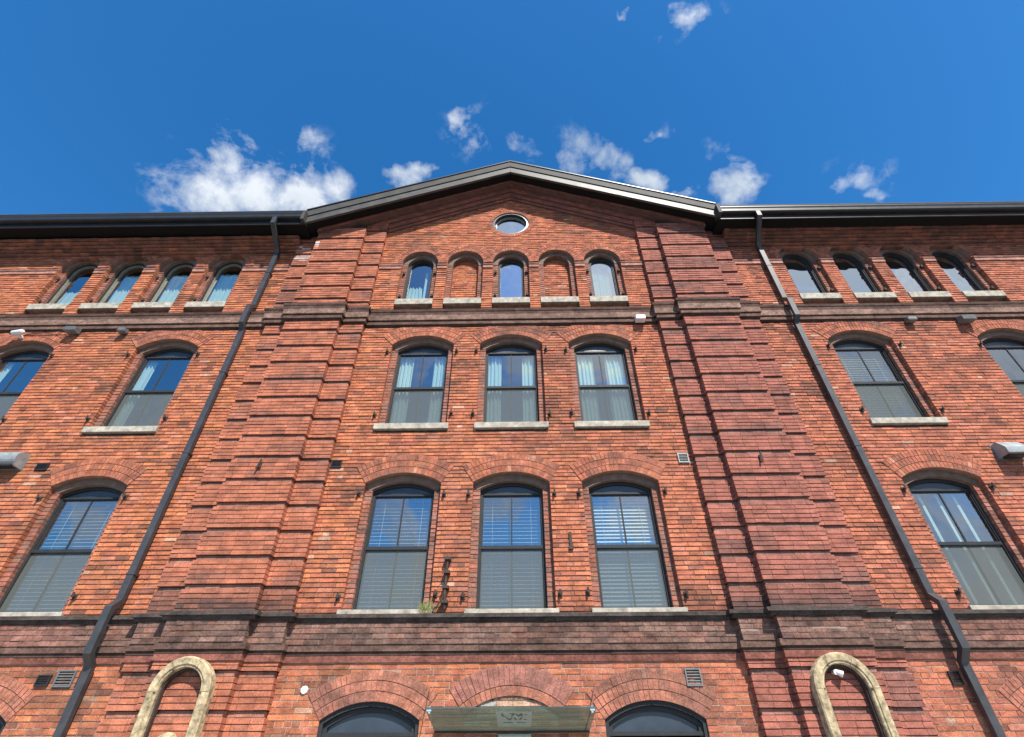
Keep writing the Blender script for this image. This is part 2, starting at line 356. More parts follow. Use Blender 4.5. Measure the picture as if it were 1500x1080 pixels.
def lay(mb, x0, x1, courses, y, cutf, colf, bj=.017, vj=.007, depth=.11, jit=.004, rec=.015, lean=.007, L=.246, mort=mortcol, mi=0, mm=1, top=None):
    for ci, (za, zb) in enumerate(courses):
        cj = random.uniform(-1, 1)*jit*.8
        head = (ci % 7 == 3); Lc = L/2 if head else L; off = (L/4 if ci % 2 else 0) + random.uniform(-.02, .02)
        for (a, b) in subtract(x0, x1, cutf(za, zb)):
            k = math.floor((a-off)/Lc)+1; xs = [a]
            while True:
                q = off + k*Lc + random.uniform(-.004, .004); k += 1
                if q >= b-.06: break
                if q > a+.06: xs.append(q)
            xs.append(b)
            mid = (za+zb)/2
            n = max(1, int((b-a)/1.2))
            for i in range(n):
                p, q = a+(b-a)*i/n, a+(b-a)*(i+1)/n
                mb.quad([(p,y+rec,za),(q,y+rec,za),(q,y+rec,zb),(p,y+rec,zb)], mm, mort((p+q)/2, mid))
            for i in range(len(xs)-1):
                l = xs[i] + (vj/2 if i else 0); r = xs[i+1] - (vj/2 if i < len(xs)-2 else 0)
                f = y + cj + random.uniform(-1, 1)*jit; ln_ = lean*random.uniform(.4, 1.5); d = [f+random.uniform(-1, 1)*jit*.6+(-.5 if _ < 2 else .5)*ln_ for _ in range(4)]
                zz = [za+bj/2+random.uniform(-.002, .002), zb-bj/2+random.uniform(-.002, .002)]
                c = colf((l+r)/2, mid)
                mb.hexa([(l,d[0],zz[0]),(r,d[1],zz[0]),(r,d[2],zz[1]),(l,d[3],zz[1]),(l,y+depth,zz[0]),(r,y+depth,zz[0]),(r,y+depth,zz[1]),(l,y+depth,zz[1])], mi, c, back=False)
def courses(z0, z1, ch=CH):
    n = max(1, round((z1-z0)/ch)); h = (z1-z0)/n
    return [(z0+i*h, z0+(i+1)*h) for i in range(n)]

BLD = tag(empty('brick_building', (0, 0, GZ)), 'red brick industrial building with a gabled centre bay and dark metal gutters', 'building')
BLD_OFF = Vector((0, 0, -GZ))
def part(mb, name, mats, parent=None, **kw):
    """children keep world coordinates: the building's empty stands on the ground"""
    o = mb.build(name, mats, parent or BLD, **kw)
    if parent is None: o.location = BLD_OFF
    return o

# ---- the brick wall skin
w = MB()
def wall_cut(za, zb):
    c = cuts(za, zb, OPEN) + [(-XO+.02, -XS-.02), (XS+.02, XO-.02)]
    return c
cs = courses(GZ, 11.9)
lay(w, -XW, XW, [c for c in cs if c[1] <= 1.42], 0.0, wall_cut, wallcol, bj=.013, vj=.010, rec=.0075, lean=.002, jit=.0025)
lay(w, -XW, XW, [c for c in cs if 1.42 < c[1] <= 11.91], 0.0, wall_cut, wallcol)
def gable_cut(za, zb):
    xe = (14.05-zb)/.428
    return cuts(za, zb, [o for o in OPEN if o['kind'] == 'top']) + [(-99, -min(xe, XS+.02)), (min(xe, XS+.02), 99)]
lay(w, -XS-.02, XS+.02, courses(11.9, 13.98), 0.0, gable_cut, wallcol)
# brick jamb linings (mortar behind the open joints of the reveals)
for o in OPEN:
    for s in (-1, 1):
        x = o['cx'] + s*(o['hw']+.008)
        w.quad([(x,.005,o['z0']),(x,.26,o['z0']),(x,.26,o['zs']),(x,.005,o['zs'])], 1, mortcol(x, o['zs']))
WALL = part(w, 'wall', [M['brick'], M['mortar']])
# structural core behind the skin (hides the hollow): sides, back and floors of the house
k = MB()
k.box(-XW, -XW+.3, .12, 12, GZ, 11.8); k.box(XW-.3, XW, .12, 12, GZ, 11.8); k.box(-XW+.3, XW-.3, 11.7, 12, GZ, 11.8)
part(k, 'side_wall', M['room'])
k = MB()
for z in (1.2, 4.95, 8.45): k.box(-XW+.3, XW-.3, .30, 11.7, z, z+.25)
k.box(-XW+.3, XW-.3, 3.6, 3.75, GZ, 1.2); k.box(-XW+.3, XW-.3, 3.6, 3.75, 1.45, 4.95); k.box(-XW+.3, XW-.3, 3.6, 3.75, 5.2, 8.45); k.box(-XW+.3, XW-.3, 3.6, 3.75, 8.7, 11.7)
for x in (-13.5,-9.6,-5.2,-1.0,1.0,5.2,9.6,13.5):
    for z0, z1 in ((GZ,1.2),(1.45,4.95),(5.2,8.45),(8.7,11.6)): k.box(x-.08, x+.08, .30, 3.6, z0, z1)
part(k, 'interior_partition', M['room'])

# ---- corbelled brick under the wing eaves
for s in (-1, 1):
    b = MB()
    for i in range(6):
        z0 = 11.035+i*CH; y = -.02-.062*i
        x0, x1 = sorted((s*(XO-.02), s*XW))
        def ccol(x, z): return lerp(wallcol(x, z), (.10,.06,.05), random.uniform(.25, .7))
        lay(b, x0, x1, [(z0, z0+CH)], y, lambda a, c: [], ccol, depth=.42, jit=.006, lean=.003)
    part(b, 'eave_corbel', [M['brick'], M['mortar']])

# ---- arches of radial brick
def archcol(x, z):
    j = random.uniform(.72, 1.15); c = lerp((.44,.145,.078), (.33,.11,.075), random.random()); c = lerp(wallcol(x, z), tuple(v*j for v in c), .6)
    if z < 1.4: c = lerp(c, (.40,.17,.12), .5)
    if random.random() < .012: c = lerp(c, PALE, .35)
    return lerp(c, (.11,.065,.055), stains(x, z)*.6)
def ring(mb, cx, zc, R, t, th, y0, y1, gap=.011, mi=0, mm=1, colf=archcol, bw=.078, jit=.003, zmax=99):
    n = max(5, int(round(2*th*(R+t/2)/bw))); 
    for i in range(n):
        a0 = -th + 2*th*i/n; a1 = -th + 2*th*(i+1)/n; ga = gap/2/(R+t/2)
        b0, b1 = a0+ga, a1-ga; f = y0 + random.uniform(-1, 1)*jit; r0, r1 = R+gap/2, R+t-gap/2
        P = lambda r, a, y: (cx+r*math.sin(a), y, min(zmax, zc+r*math.cos(a)))
        c = colf(cx+R*math.sin(a0), zc+R*math.cos(a0))
        mb.hexa([P(r0,b0,f),P(r0,b1,f),P(r1,b1,f),P(r1,b0,f),P(r0,b0,y1),P(r0,b1,y1),P(r1,b1,y1),P(r1,b0,y1)], mi, c, False)
        if mm is not None:
            g_ = y0+.008; mc = (.27,.165,.12)
            mb.hexa([P(R+.003,a0,g_),P(R+.003,a1,g_),P(R+t-.002,a1,g_),P(R+t-.002,a0,g_),P(R+.003,a0,y1),P(R+.003,a1,y1),P(R+t-.002,a1,y1),P(R+t-.002,a0,y1)], mm, mc, False)
for o in OPEN:
    a = MB(); n = 3 if o['kind'] != 'top' else 2; t = o['t']/n
    if o['kind'] == 'ground' and o['cx'] == 0:
        ring(a, 0, o['zc'], o['R'], t, o['th'], -.012, .13); ring(a, 0, o['zc'], o['R']+t, 2*t, o['th'], -.013, .13, colf=lambda x, z: lerp(archcol(x, z), (.30,.13,.11), .6))
    else:
        for i in range(n): ring(a, o['cx'], o['zc'], o['R']+i*t, t, o['th'], -.012, .13)
    part(a, 'arch', [M['brick'], M['mortar']])
# oculus ring of brick headers
a = MB(); ring(a, OC[0], OC[1], OC[2]-.02, .13, math.pi, -.008, .2, bw=.07); part(a, 'oculus_arch', [M['brick'], M['mortar']])

# ---- rusticated corner piers
GROOVES = [-1.65,-1.18,-.71,-.24,.24,.72,1.205, 2.41,2.872,3.34,3.81,4.275,4.745,5.205,5.665,6.135,6.605,7.075,7.55,8.03, 9.07,9.525,9.995,10.475,10.96,11.445,11.93,12.4]
def pier_courses(z0, z1):
    gs = [q for q in GROOVES if z0 < q < z1]; out = []; prev = z0
    for q in gs + [z1]:
        top = q
        if q != z1:
            out += [(c, False) for c in courses(prev, q)]
            out.append(((q-CH*.92, q), True)) if False else None
        else: out += [(c, False) for c in courses(prev, q)]
        prev = q
    res = []
    for (c, _) in out:
        res.append((c, any(abs(c[1]-q) < .012 for q in gs)))
    # the course just below a groove line is the recessed one
    fin = []
    for (c, isblockbottom) in res: fin.append((c, any(abs(c[1]-q) < .012 for q in gs)))
    return fin
def pier_face(mb, x0, x1, y, z0, z1, topf=None):
    for (c, rec) in pier_courses(z0, z1):
        dep = .034 if rec else 0; inset = .030 if rec else 0
        if topf:
            lim = min(topf(x0), topf(x1))
            if c[0] > lim: continue
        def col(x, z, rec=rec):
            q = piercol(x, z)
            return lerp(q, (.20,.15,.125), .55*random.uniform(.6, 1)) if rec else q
        lay(mb, x0+inset, x1-inset, [c], y+dep, lambda a, b: [], col, bj=.011, vj=.005, depth=.20, jit=.0025, rec=.010, lean=.006, mort=lambda x, z: (.12,.075,.065))
ZP = [(GZ, 1.33), (1.97, 8.30), (8.76, 14.0)]
for s in (-1, 1):
    p = MB()
    xs = sorted((s*XM0, s*XM1)); p.box(xs[0]+.04, xs[1]-.04, YM+.05, .05, GZ, 11.6, 1, (.12,.07,.06))
    for z0, z1 in ZP: pier_face(p, xs[0], xs[1], YM, z0, z1, lambda x: rake_low(x)+.12)
    part(p, 'pier', [M['pressed'], M['mortar']])
    for a_, b_ in ((XS, XM0), (XM1, XO)):
        q = MB(); xs = sorted((s*(a_ if a_ == XS else a_-.06), s*(b_ if b_ == XO else b_+.06)))
        q.box(xs[0]+.04, xs[1]-.04, YS+.05, .05, GZ, 11.45 if a_ == XM1 else 12.3, 1, (.12,.07,.06))
        for z0, z1 in ZP: pier_face(q, xs[0], xs[1], YS, z0, z1, lambda x: rake_low(x)+.12)
        part(q, 'pilaster_strip', [M['pressed'], M['mortar']])

# ---- raking brick bands under the gable roof
def raking(mb, y, off, xlim, t, colf, thick=.10):
    """stepped brick laid along the slope; lower edge z = off - .44|x|"""
    for s in (-1, 1):
        sl = .44; L = xlim*math.sqrt(1+sl*sl); rows = max(1, int(round(t/.078))); h = t/rows
        for r in range(rows):
            k = 0.0
            while k < L-.02:
                k2 = min(L, k+(.12 if r == 0 else .246)); a0, a1 = k+.003, k2-.003
                cs_, sn_ = 1/math.sqrt(1+sl*sl), sl/math.sqrt(1+sl*sl)
                def P(u, v, yy): return (s*(u*cs_), yy, off - u*sn_ + (h*r+v)/cs_)
                f = y+random.uniform(-.004, .004); c = colf(s*a0*cs_, off-a0*sn_)
                pts = [P(a0,.004,f),P(a1,.004,f),P(a1,h-.004,f),P(a0,h-.004,f),P(a0,.004,.02),P(a1,.004,.02),P(a1,h-.004,.02),P(a0,h-.004,.02)]
                if s < 0: pts = [pts[1],pts[0],pts[3],pts[2],pts[5],pts[4],pts[7],pts[6]]
                mb.hexa(pts, 0, c, False); k = k2
        pts = [(0,y+.007,off),(s*xlim,y+.007,off-sl*xlim),(s*xlim,y+.007,off-sl*xlim+t),(0,y+.007,off+t),(0,.02,off),(s*xlim,.02,off-sl*xlim),(s*xlim,.02,off-sl*xlim+t),(0,.02,off+t)]
        if s < 0: pts = [pts[1],pts[0],pts[3],pts[2],pts[5],pts[4],pts[7],pts[6]]
        mb.hexa(pts, 1, (.12,.075,.065), False)
def rakecol(x, z):
    jj = random.uniform(.8, 1.12); c = tuple(v*jj for v in (.36,.105,.07)); return lerp(c, (.15,.08,.06), .5*random.random())
b = MB()
raking(b, -.045, 13.49, 3.47, .10, rakecol)
raking(b, -.09, 13.595, 3.47, .16, rakecol)
raking(b, -.15, 13.765, 3.75, .165, rakecol)
raking(b, -.25, 13.935, 4.00, .10, rakecol)
raking(b, -.36, 13.95, 5.30, .20, rakecol)
part(b, 'raking_band', [M['pressed'], M['mortar']])

# ---- string course and belt course, stepping out over the piers
SEG = [(-XW, -XO+.05, 0.0), (-XO, -XM1+.05, YS), (-XM1, -XM0, YM), (-XM0-.05, -XS, YS), (-XS-.05, XS+.05, 0.0), (XS, XM0+.05, YS), (XM0, XM1, YM), (XM1-.05, XO, YS), (XO-.05, XW, 0.0)]
SOOT_SHADE1, SO2, SOOT_SHADE3 = (.075,.045,.036), (.215,.13,.10), (.135,.078,.06)  # soot tones; the two darker ones also paint shade into recesses
def band(name, members, mats):
    mb = MB()
    for (x0, x1, y) in SEG:
        for (z0, z1, p, c, q) in members:
            e = 0 if (y == 0.0) else p
            a, b_ = x0, x1
            if y == YM: a, b_ = x0-p, x1+p
            elif y == YS:
                if abs(x0) in (XO, XS): a = x0-p
                if abs(x1) in (XO, XS): b_ = x1+p
            n = max(1, int((b_-a)/.9))
            for i in range(n):
                u, v = a+(b_-a)*i/n, a+(b_-a)*(i+1)/n; j = .5+.0*i
                jj = random.uniform(.8, 1.2); cc = tuple(t*jj for t in c)
                g0 = .002 if i else 0
                mb.hexa([(u+g0,y-p+random.uniform(-.003,.003),z0),(v,y-p+random.uniform(-.003,.003),z0),(v,y-p-q,z1),(u+g0,y-p-q,z1),(u+g0,y+.12,z0),(v,y+.12,z0),(v,y+.12,z1),(u+g0,y+.12,z1)], 0, cc, False)
    return part(mb, name, mats)
band('string_course', [(8.70,8.775,.115,SOOT_SHADE1,.0),(8.615,8.70,.085,SOOT_SHADE3,.02),(8.455,8.615,.085,SO2,.0),(8.42,8.455,.045,SOOT_SHADE1,.0),(8.335,8.42,.055,SOOT_SHADE3,.0),(8.29,8.335,.02,SOOT_SHADE1,.0)], [M['soot']])  # sooty crown; groove and lower strip have their shadow put into the colour
BELT = band('belt_course', [(1.925,1.985,.125,(.055,.043,.038),-.02),(1.87,1.925,.08,(.06,.046,.04),.02),(1.47,1.56,.055,SOOT_SHADE3,.0),(1.42,1.47,.03,SOOT_SHADE1,.0),(1.325,1.42,.022,(.20,.075,.055),.0)], [M['soot']])  # sooty ledge; the recess below the brick band is coloured as shaded
def beltcol(x, z):
    c = random.choice([(.16,.098,.078),(.135,.082,.066),(.21,.115,.085),(.105,.072,.06),(.24,.115,.085),(.20,.125,.10)]); c = lerp(c, (.185,.095,.070), .4)
    k = .55*sm(6.0, 8, abs(x)); n = noise.noise(Vector((x*.9, z*3, 55))); j = random.uniform(.85, 1.15)*(1-.45*sm(-.1, .5, n))
    c = lerp(c, (.29,.12,.09), k); return tuple(v*j for v in c)
b = MB()
for (x0, x1, y) in SEG:
    lay(b, x0, x1, courses(1.56, 1.87), y-.065, lambda za, zb: [], beltcol, bj=.008, vj=.007, jit=.003, rec=.006, depth=.16, mort=lambda x, z: (.30,.22,.19) if random.random() < .4 else (.14,.10,.09))
part(b, 'belt_brickwork', [M['soot'], M['mortar']])

# ---- impost band between the small top windows
def impost(xa, xb):
    b = MB()
    for (z0, z1, p, c) in ((10.50,10.555,.045,(.20,.10,.08)), (10.405,10.50,.03,(.42,.20,.15))):
        n = max(1, int((xb-xa)/.25))
        for i in range(n):
            u, v = xa+(xb-xa)*i/n, xa+(xb-xa)*(i+1)/n; jj = random.uniform(.85, 1.15); cc = tuple(t*jj for t in c)
            b.box(u+.002, v-.002, -p+random.uniform(-.003,.003), .11, z0, z1, 0, cc, False)
    part(b, 'impost_band', [M['brick']])
tops = sorted([(o['cx']-o['hw'], o['cx']+o['hw']) for o in OPEN if o['kind'] == 'top'])
edge = [-XW]
for (a_, b_) in tops: edge += [a_, b_]
edge.append(XW)
for i in range(0, len(edge), 2):
    for (p, q) in subtract(edge[i], edge[i+1], [(-XO, -XS), (XS, XO)]): impost(p, q)

# ------------------------------------------------------------------ windows
def outline(cx, hw, z0, zs, zc, R, n=14):
    th = math.asin(min(1, hw/R)); pts = [(cx-hw, z0)]
    for i in range(n+1):
        a = -th + 2*th*i/n; pts.append((cx+R*math.sin(a), zc+R*math.cos(a)))
    pts.append((cx+hw, z0)); return pts
def arc_frame(mb, cx, hw, z0, zs, zc, R, wd, y0, y1, bottom=True, mi=0, c=(1,1,1)):
    o = outline(cx, hw, z0, zs, zc, R); i = outline(cx, hw-wd, z0+(wd if bottom else 0), zs, zc, math.sqrt((hw-wd)**2+(zs-zc)**2) if hw < R-.01 else R-wd)
    if hw < R-.01:
        i = outline(cx, hw-wd, z0+(wd if bottom else 0), zs, zc, R-wd)
    n = len(o)
    for k_ in range(n if bottom else n-1):
        j = (k_+1) % n; A, B, C, D = o[k_], o[j], i[j], i[k_]
        f = lambda p, y: (p[0], y, p[1])
        mb.quad([f(D,y0),f(C,y0),f(B,y0),f(A,y0)], mi, c); mb.quad([f(D,y0),f(D,y1),f(C,y1),f(C,y0)], mi, c); mb.quad([f(A,y1),f(A,y0),f(B,y0),f(B,y1)], mi, c)
def poly(mb, pts, y, mi=0, c=(1,1,1)): mb.quad([(p[0], y, p[1]) for p in pts], mi, c)
def hinge(win, x, z, s):
    h = MB(); h.box(x-.022, x+.022, -.075, .03, z-.012, z+.012); h.tube([(x+s*.0, -.07, z-.03), (x, -.07, z+.055)], .017, 6); h.box(x-.035, x+.035, -.02, .03, z-.05, z+.035)
    h.build('shutter_hinge', M['iron'], win)
def curtain_mesh(x0, x1, z0, z1, y, wav=.03, n=44, flare=0.0):
    mb = MB(); ph = random.uniform(0, 6); rows = 6; P = []
    for j in range(rows+1):
        t = j/rows; row = []
        for i in range(n+1):
            u = i/n; x = x0+(x1-x0)*u + flare*(1-t)*(u-.5); yy = y + wav*math.sin(ph+u*(x1-x0)*75) + wav*.5*math.sin(ph*2+u*(x1-x0)*31+t)
            row.append((x, yy, z0+(z1-z0)*t))
        P.append(row)
    for j in range(rows):
        for i in range(n): mb.quad([P[j][i], P[j][i+1], P[j+1][i+1], P[j+1][i]])
    return mb
def blind_mesh(x0, x1, z0, z1, y, pitch=.066, tilt=35):
    mb = MB(); z = z1; t = R_(tilt); hw = .026
    while z > z0:
        dy, dz = hw*math.cos(t), hw*math.sin(t); q = random.uniform(-.003, .003)
        mb.hexa([(x0,y-dy,z-dz+q),(x1,y-dy,z-dz+q),(x1,y-dy,z-dz+.003+q),(x0,y-dy,z-dz+.003+q),(x0,y+dy,z+dz+q),(x1,y+dy,z+dz+q),(x1,y+dy,z+dz+.003+q),(x0,y+dy,z+dz+.003+q)])
        z -= pitch
    for x in (x0+.2, x1-.2): mb.box(x-.002, x+.002, y-.03, y-.027, z0, z1)
    return mb
def jambcol(x, z):
    j = random.uniform(.8, 1.12); return tuple(v*j for v in random.choice([(.33,.125,.085),(.30,.13,.095),(.24,.12,.09)]))
def inner_order(o, th=.13, y0=.11, y1=.25, z0=None):
    """second, recessed order of the reveal: brick jambs and a moulded arch"""
    res = []; cx, hw = o['cx'], o['hw']; z0 = o['z0'] if z0 is None else z0
    for s in (-1, 1):
        mb = MB(); res.append(mb)
        xs = sorted((cx+s*(hw-th), cx+s*(hw+.03)))
        lay(mb, xs[0], xs[1], courses(z0, o['zs']+.02), y0, lambda a, b: [], jambcol, depth=.14, jit=.003, rec=.006, bj=.011)
        x = cx+s*(hw-th+.006)
        mb.quad([(x,y0+.004,z0),(x,y1,z0),(x,y1,o['zs']),(x,y0+.004,o['zs'])], 1, (.2,.13,.1))
    return res
def big_window(o, row, content):
    cx, hw = o['cx'], o['hw']; z0 = row['sill'][1]
    jm = inner_order(o, z0=z0-.02)
    ri = MB(); ring(ri, cx, o['zc'], o['R']-.13, .16, o['th']*1.0, .10, .25, mm=None, gap=0.0, bw=.12, jit=0)
    hi = hw-.13; Ri = o['R']-.13; zc = o['zc']; zs = zc + math.sqrt(Ri*Ri-hi*hi)
    f = MB(); arc_frame(f, cx, hi+.04, z0-.02, zs, zc, math.sqrt((hi+.04)**2+(zs-zc)**2), .085, .195, .30)
    f.box(cx-hi, cx+hi, .20, .29, row['bar'], row['bar']+.035)
    f.box(cx-hi, cx+hi, .19, .30, row['rail']-.028, row['rail']+.028)
    win = part(f, 'window', M['frame'])
    for q in jm: q.build('jamb', [M['brick'], M['mortar']], win)
    ri.build('arch_moulding', M['inner'], win)
    h = MB(); pts = [p for p in outline(cx, hi-.02, row['bar']+.03, zs, zc, Ri-.02)]; poly(h, pts, .225); h.build('head_panel', M['headpanel'], win)
    for (za, zb, yy) in ((row['rail'], row['bar'], .235), (z0+.02, row['rail'], .255)):
        s = MB(); x0, x1 = cx-hi+.035, cx+hi-.035
        s.box(x0, x0+.03, yy-.015, yy+.03, za, zb); s.box(x1-.03, x1, yy-.015, yy+.03, za, zb); s.box(x0+.03, x1-.03, yy-.013, yy+.03, zb-.03, zb); s.box(x0+.03, x1-.03, yy-.013, yy+.03, za, za+.03)
        s.box(cx-.013, cx+.013, yy-.012, yy+.02, za+.03, zb-.03)
        sash = s.build('sash', M['frame'], win)
        q = MB(); q.quad([(x0+.02,yy,za+.02),(x1-.02,yy,za+.02),(x1-.02,yy,zb-.02),(x0+.02,yy,zb-.02)]); q.build('pane', M['glass'], win)
    q = MB(); q.quad([(cx-hi+.05,.222,z0+.03),(cx+hi-.05,.222,z0+.03),(cx+hi-.05,.222,row['rail']-.02),(cx-hi+.05,.222,row['rail']-.02)]); q.build('insect_screen', M['screen'], win)
    sl = MB(); e = .04 if abs(cx) < 3 else .03
    sl.box(cx-hw-e, cx+hw+e, -.055, .24, row['sill'][0], row['sill'][1]); sl.build('sill', M['stone'], win, bevel=.006)
    for s in (-1, 1):
        for z in (z0+.23, o['zs']-.22): hinge(win, cx+s*(hw+.075), z+random.uniform(-.03, .03), s)
    zt = row['bar']
    if content == 'curtains':
        curtain_mesh(cx-hi+.02, cx-hi+.36, z0, zt, .335, .022).build('curtain', M['curtain'], win); curtain_mesh(cx+hi-.34, cx+hi-.03, z0, zt, .335, .022).build('curtain', M['curtain'], win)
    elif content == 'wide_curtains':
        curtain_mesh(cx-hi+.02, cx-.16, z0, zt, .335, .022).build('curtain', M['curtain'], win); curtain_mesh(cx+.12, cx+hi-.02, z0, zt, .335, .022).build('curtain', M['curtain'], win)
    elif content == 'side_curtain':
        curtain_mesh(cx-hi+.01, cx-hi+.26, z0, zt, .335, .022).build('curtain', M['curtain'], win)
    elif content == 'vertical':
        for x in (-.3, 0.02, .34): curtain_mesh(cx+x-.02, cx+x+.03, z0, zt, .36, .004, 6).build('curtain', M['curtain'], win)  # narrow strips made to give the upright pale lines in this pane
    elif content.startswith('blind'):
        blind_mesh(cx-hi+.03, cx+hi-.03, z0+.02, zt+.02, .36, tilt=48 if 'bright' in content else 24).build('blind', M['blind'], win)
    return win
C3 = {-2.03:'curtains', 0.0:'curtains', 2.03:'wide_curtains', -7.97:'side_curtain', -11.35:'side_curtain', 7.97:'blind', 11.35:'open'}
C2 = {-2.03:'blind', 0.0:'blind', 2.03:'blind_bright', -7.97:'blind', -11.35:'open', 7.97:'vertical', 11.35:'open'}
for o in OPEN:
    if o['kind'] == 'row3': big_window(o, ROW3, C3[o['cx']])
    elif o['kind'] == 'row2': big_window(o, ROW2, C2[o['cx']])
def small_window(o, content):
    cx, hw = o['cx'], o['hw']; zc, zs, R = o['zc'], o['zs'], o['R']; z0 = 9.25
    jm = inner_order(o, z0=8.74); ap = MB()
    lay(ap, cx-hw-.02, cx+hw+.02, courses(8.74, 9.07), .11, lambda a, b: [], wallcol)
    ri = MB(); ring(ri, cx, zc, R-.13, .15, math.pi/2, .10, .25, mm=None, gap=.004, bw=.07, colf=lambda x, z: (1,1,1)); 
    def dress(win):
        for q in jm: q.build('jamb', [M['brick'], M['mortar']], win)
        ap.build('apron', [M['brick'], M['mortar']], win); ri.build('arch_moulding', M['inner'], win)
    sl = MB(); sl.box(cx-hw+.004, cx+hw-.004, -.03, .27, 9.06, 9.25)
    hi, Ri = hw-.13, R-.13
    if content == 'blind_niche':
        lay_mb = MB(); 
        def c_(za, zb):
            h = max(za, zb) - zc
            wv = hw-.02 if h < 0 else math.sqrt(max(0, (Ri+.1)**2-h*h))
            return [(-99, cx-wv), (cx+wv, 99)]
        lay(lay_mb, cx-hw, cx+hw, courses(9.25, zc+Ri+.03), .235, c_, wallcol, depth=.06)
        win = part(lay_mb, 'bricked_up_window', [M['brick'], M['mortar']]); sl.build('sill', M['stone'], win, bevel=.008); dress(win)
        return
    f = MB(); arc_frame(f, cx, hi+.03, z0-.02, zs, zc, Ri+.03, .075, .185, .31); win = part(f, 'arched_window', M['frame']); dress(win)
    f2 = MB(); arc_frame(f2, cx, hi-.044, z0+.05, zs, zc, Ri-.044, .025, .205, .27, c=(1,1,1)); f2.build('glazing_bead', M['bead'] if cx < -5 else M['frame'], win)
    q = MB(); poly(q, outline(cx, hi-.05, z0+.03, zs, zc, Ri-.05), .25); q.build('pane', M['glass_top'] if cx > -1 else M['glass'], win)
    sl.build('sill', M['stone'], win, bevel=.008)
    if abs(cx) < 3:
        for s in (-1, 1):
            for z in (9.45, 10.32): hinge2(win, cx+s*(hw-.07), z, s)
    else:
        for z in (9.45, 10.3): hinge2(win, cx+(hw-.07)*(1 if cx > 0 else -1), z, 1)
    if content == 'curtain': curtain_mesh(cx-hi+.02, cx+hi-.02, z0, 10.75, .40, .02, 30).build('curtain', M['curtain'], win)
    elif content == 'half_curtain': curtain_mesh(cx-hi+.02, cx-hi+.4, z0, 10.1, .40, .03, 26, .15).build('curtain', M['curtain'], win); curtain_mesh(cx+.1, cx+.16, z0, 10.7, .40, .01, 8).build('curtain', M['curtain'], win)
    elif content == 'shade':
        s_ = MB(); s_.quad([(cx-hi,.34,10.25),(cx+hi,.34,10.25),(cx+hi,.34,10.95),(cx-hi,.34,10.95)]); s_.build('roller_shade', M['room'], win)
def hinge2(win, x, z, s):
    h = MB(); h.box(x-.03, x+.03, .05, .13, z-.03, z+.03); h.tube([(x, .055, z-.04), (x, .055, z+.05)], .018, 6); h.build('shutter_hinge', M['iron'], win)
for o in OPEN:
    if o['kind'] != 'top': continue
    cx = o['cx']
    if abs(abs(cx)-1.21) < .01: small_window(o, 'blind_niche')
    elif cx == -2.42: small_window(o, 'half_curtain')
    elif cx == 0.0: small_window(o, 'open')
    elif cx == 2.42: small_window(o, 'curtain')
    elif cx < 0: small_window(o, 'curtain' if cx > -11 else 'half_curtain')
    else: small_window(o, 'shade')
# oculus
f = MB(); n = 40
def circ(r, y): return [(OC[0]+r*math.sin(2*math.pi*i/n), y, OC[1]+r*math.cos(2*math.pi*i/n)) for i in range(n)]
A, B, C, D = circ(.52, .03), circ(.455, .015), circ(.455, .26), circ(.52, .26)
for i in range(n):
    j = (i+1) % n
    f.quad([A[i],A[j],B[j],B[i]], 0); f.quad([B[i],B[j],C[j],C[i]], 1); f.quad([D[i],D[j],A[j],A[i]], 1)
win = part(f, 'round_window', [M['ringmetal'], M['frame']])
f = MB(); A, B, C = circ(.46, .115), circ(.42, .115), circ(.42, .16)
for i in range(n):
    j = (i+1) % n; f.quad([A[i],A[j],B[j],B[i]]); f.quad([B[i],B[j],C[j],C[i]])
f.build('glazing_bead', M['ringmetal'], win)
f = MB(); f.quad(circ(.43, .145)); f.build('pane', M['glass_top'], win)

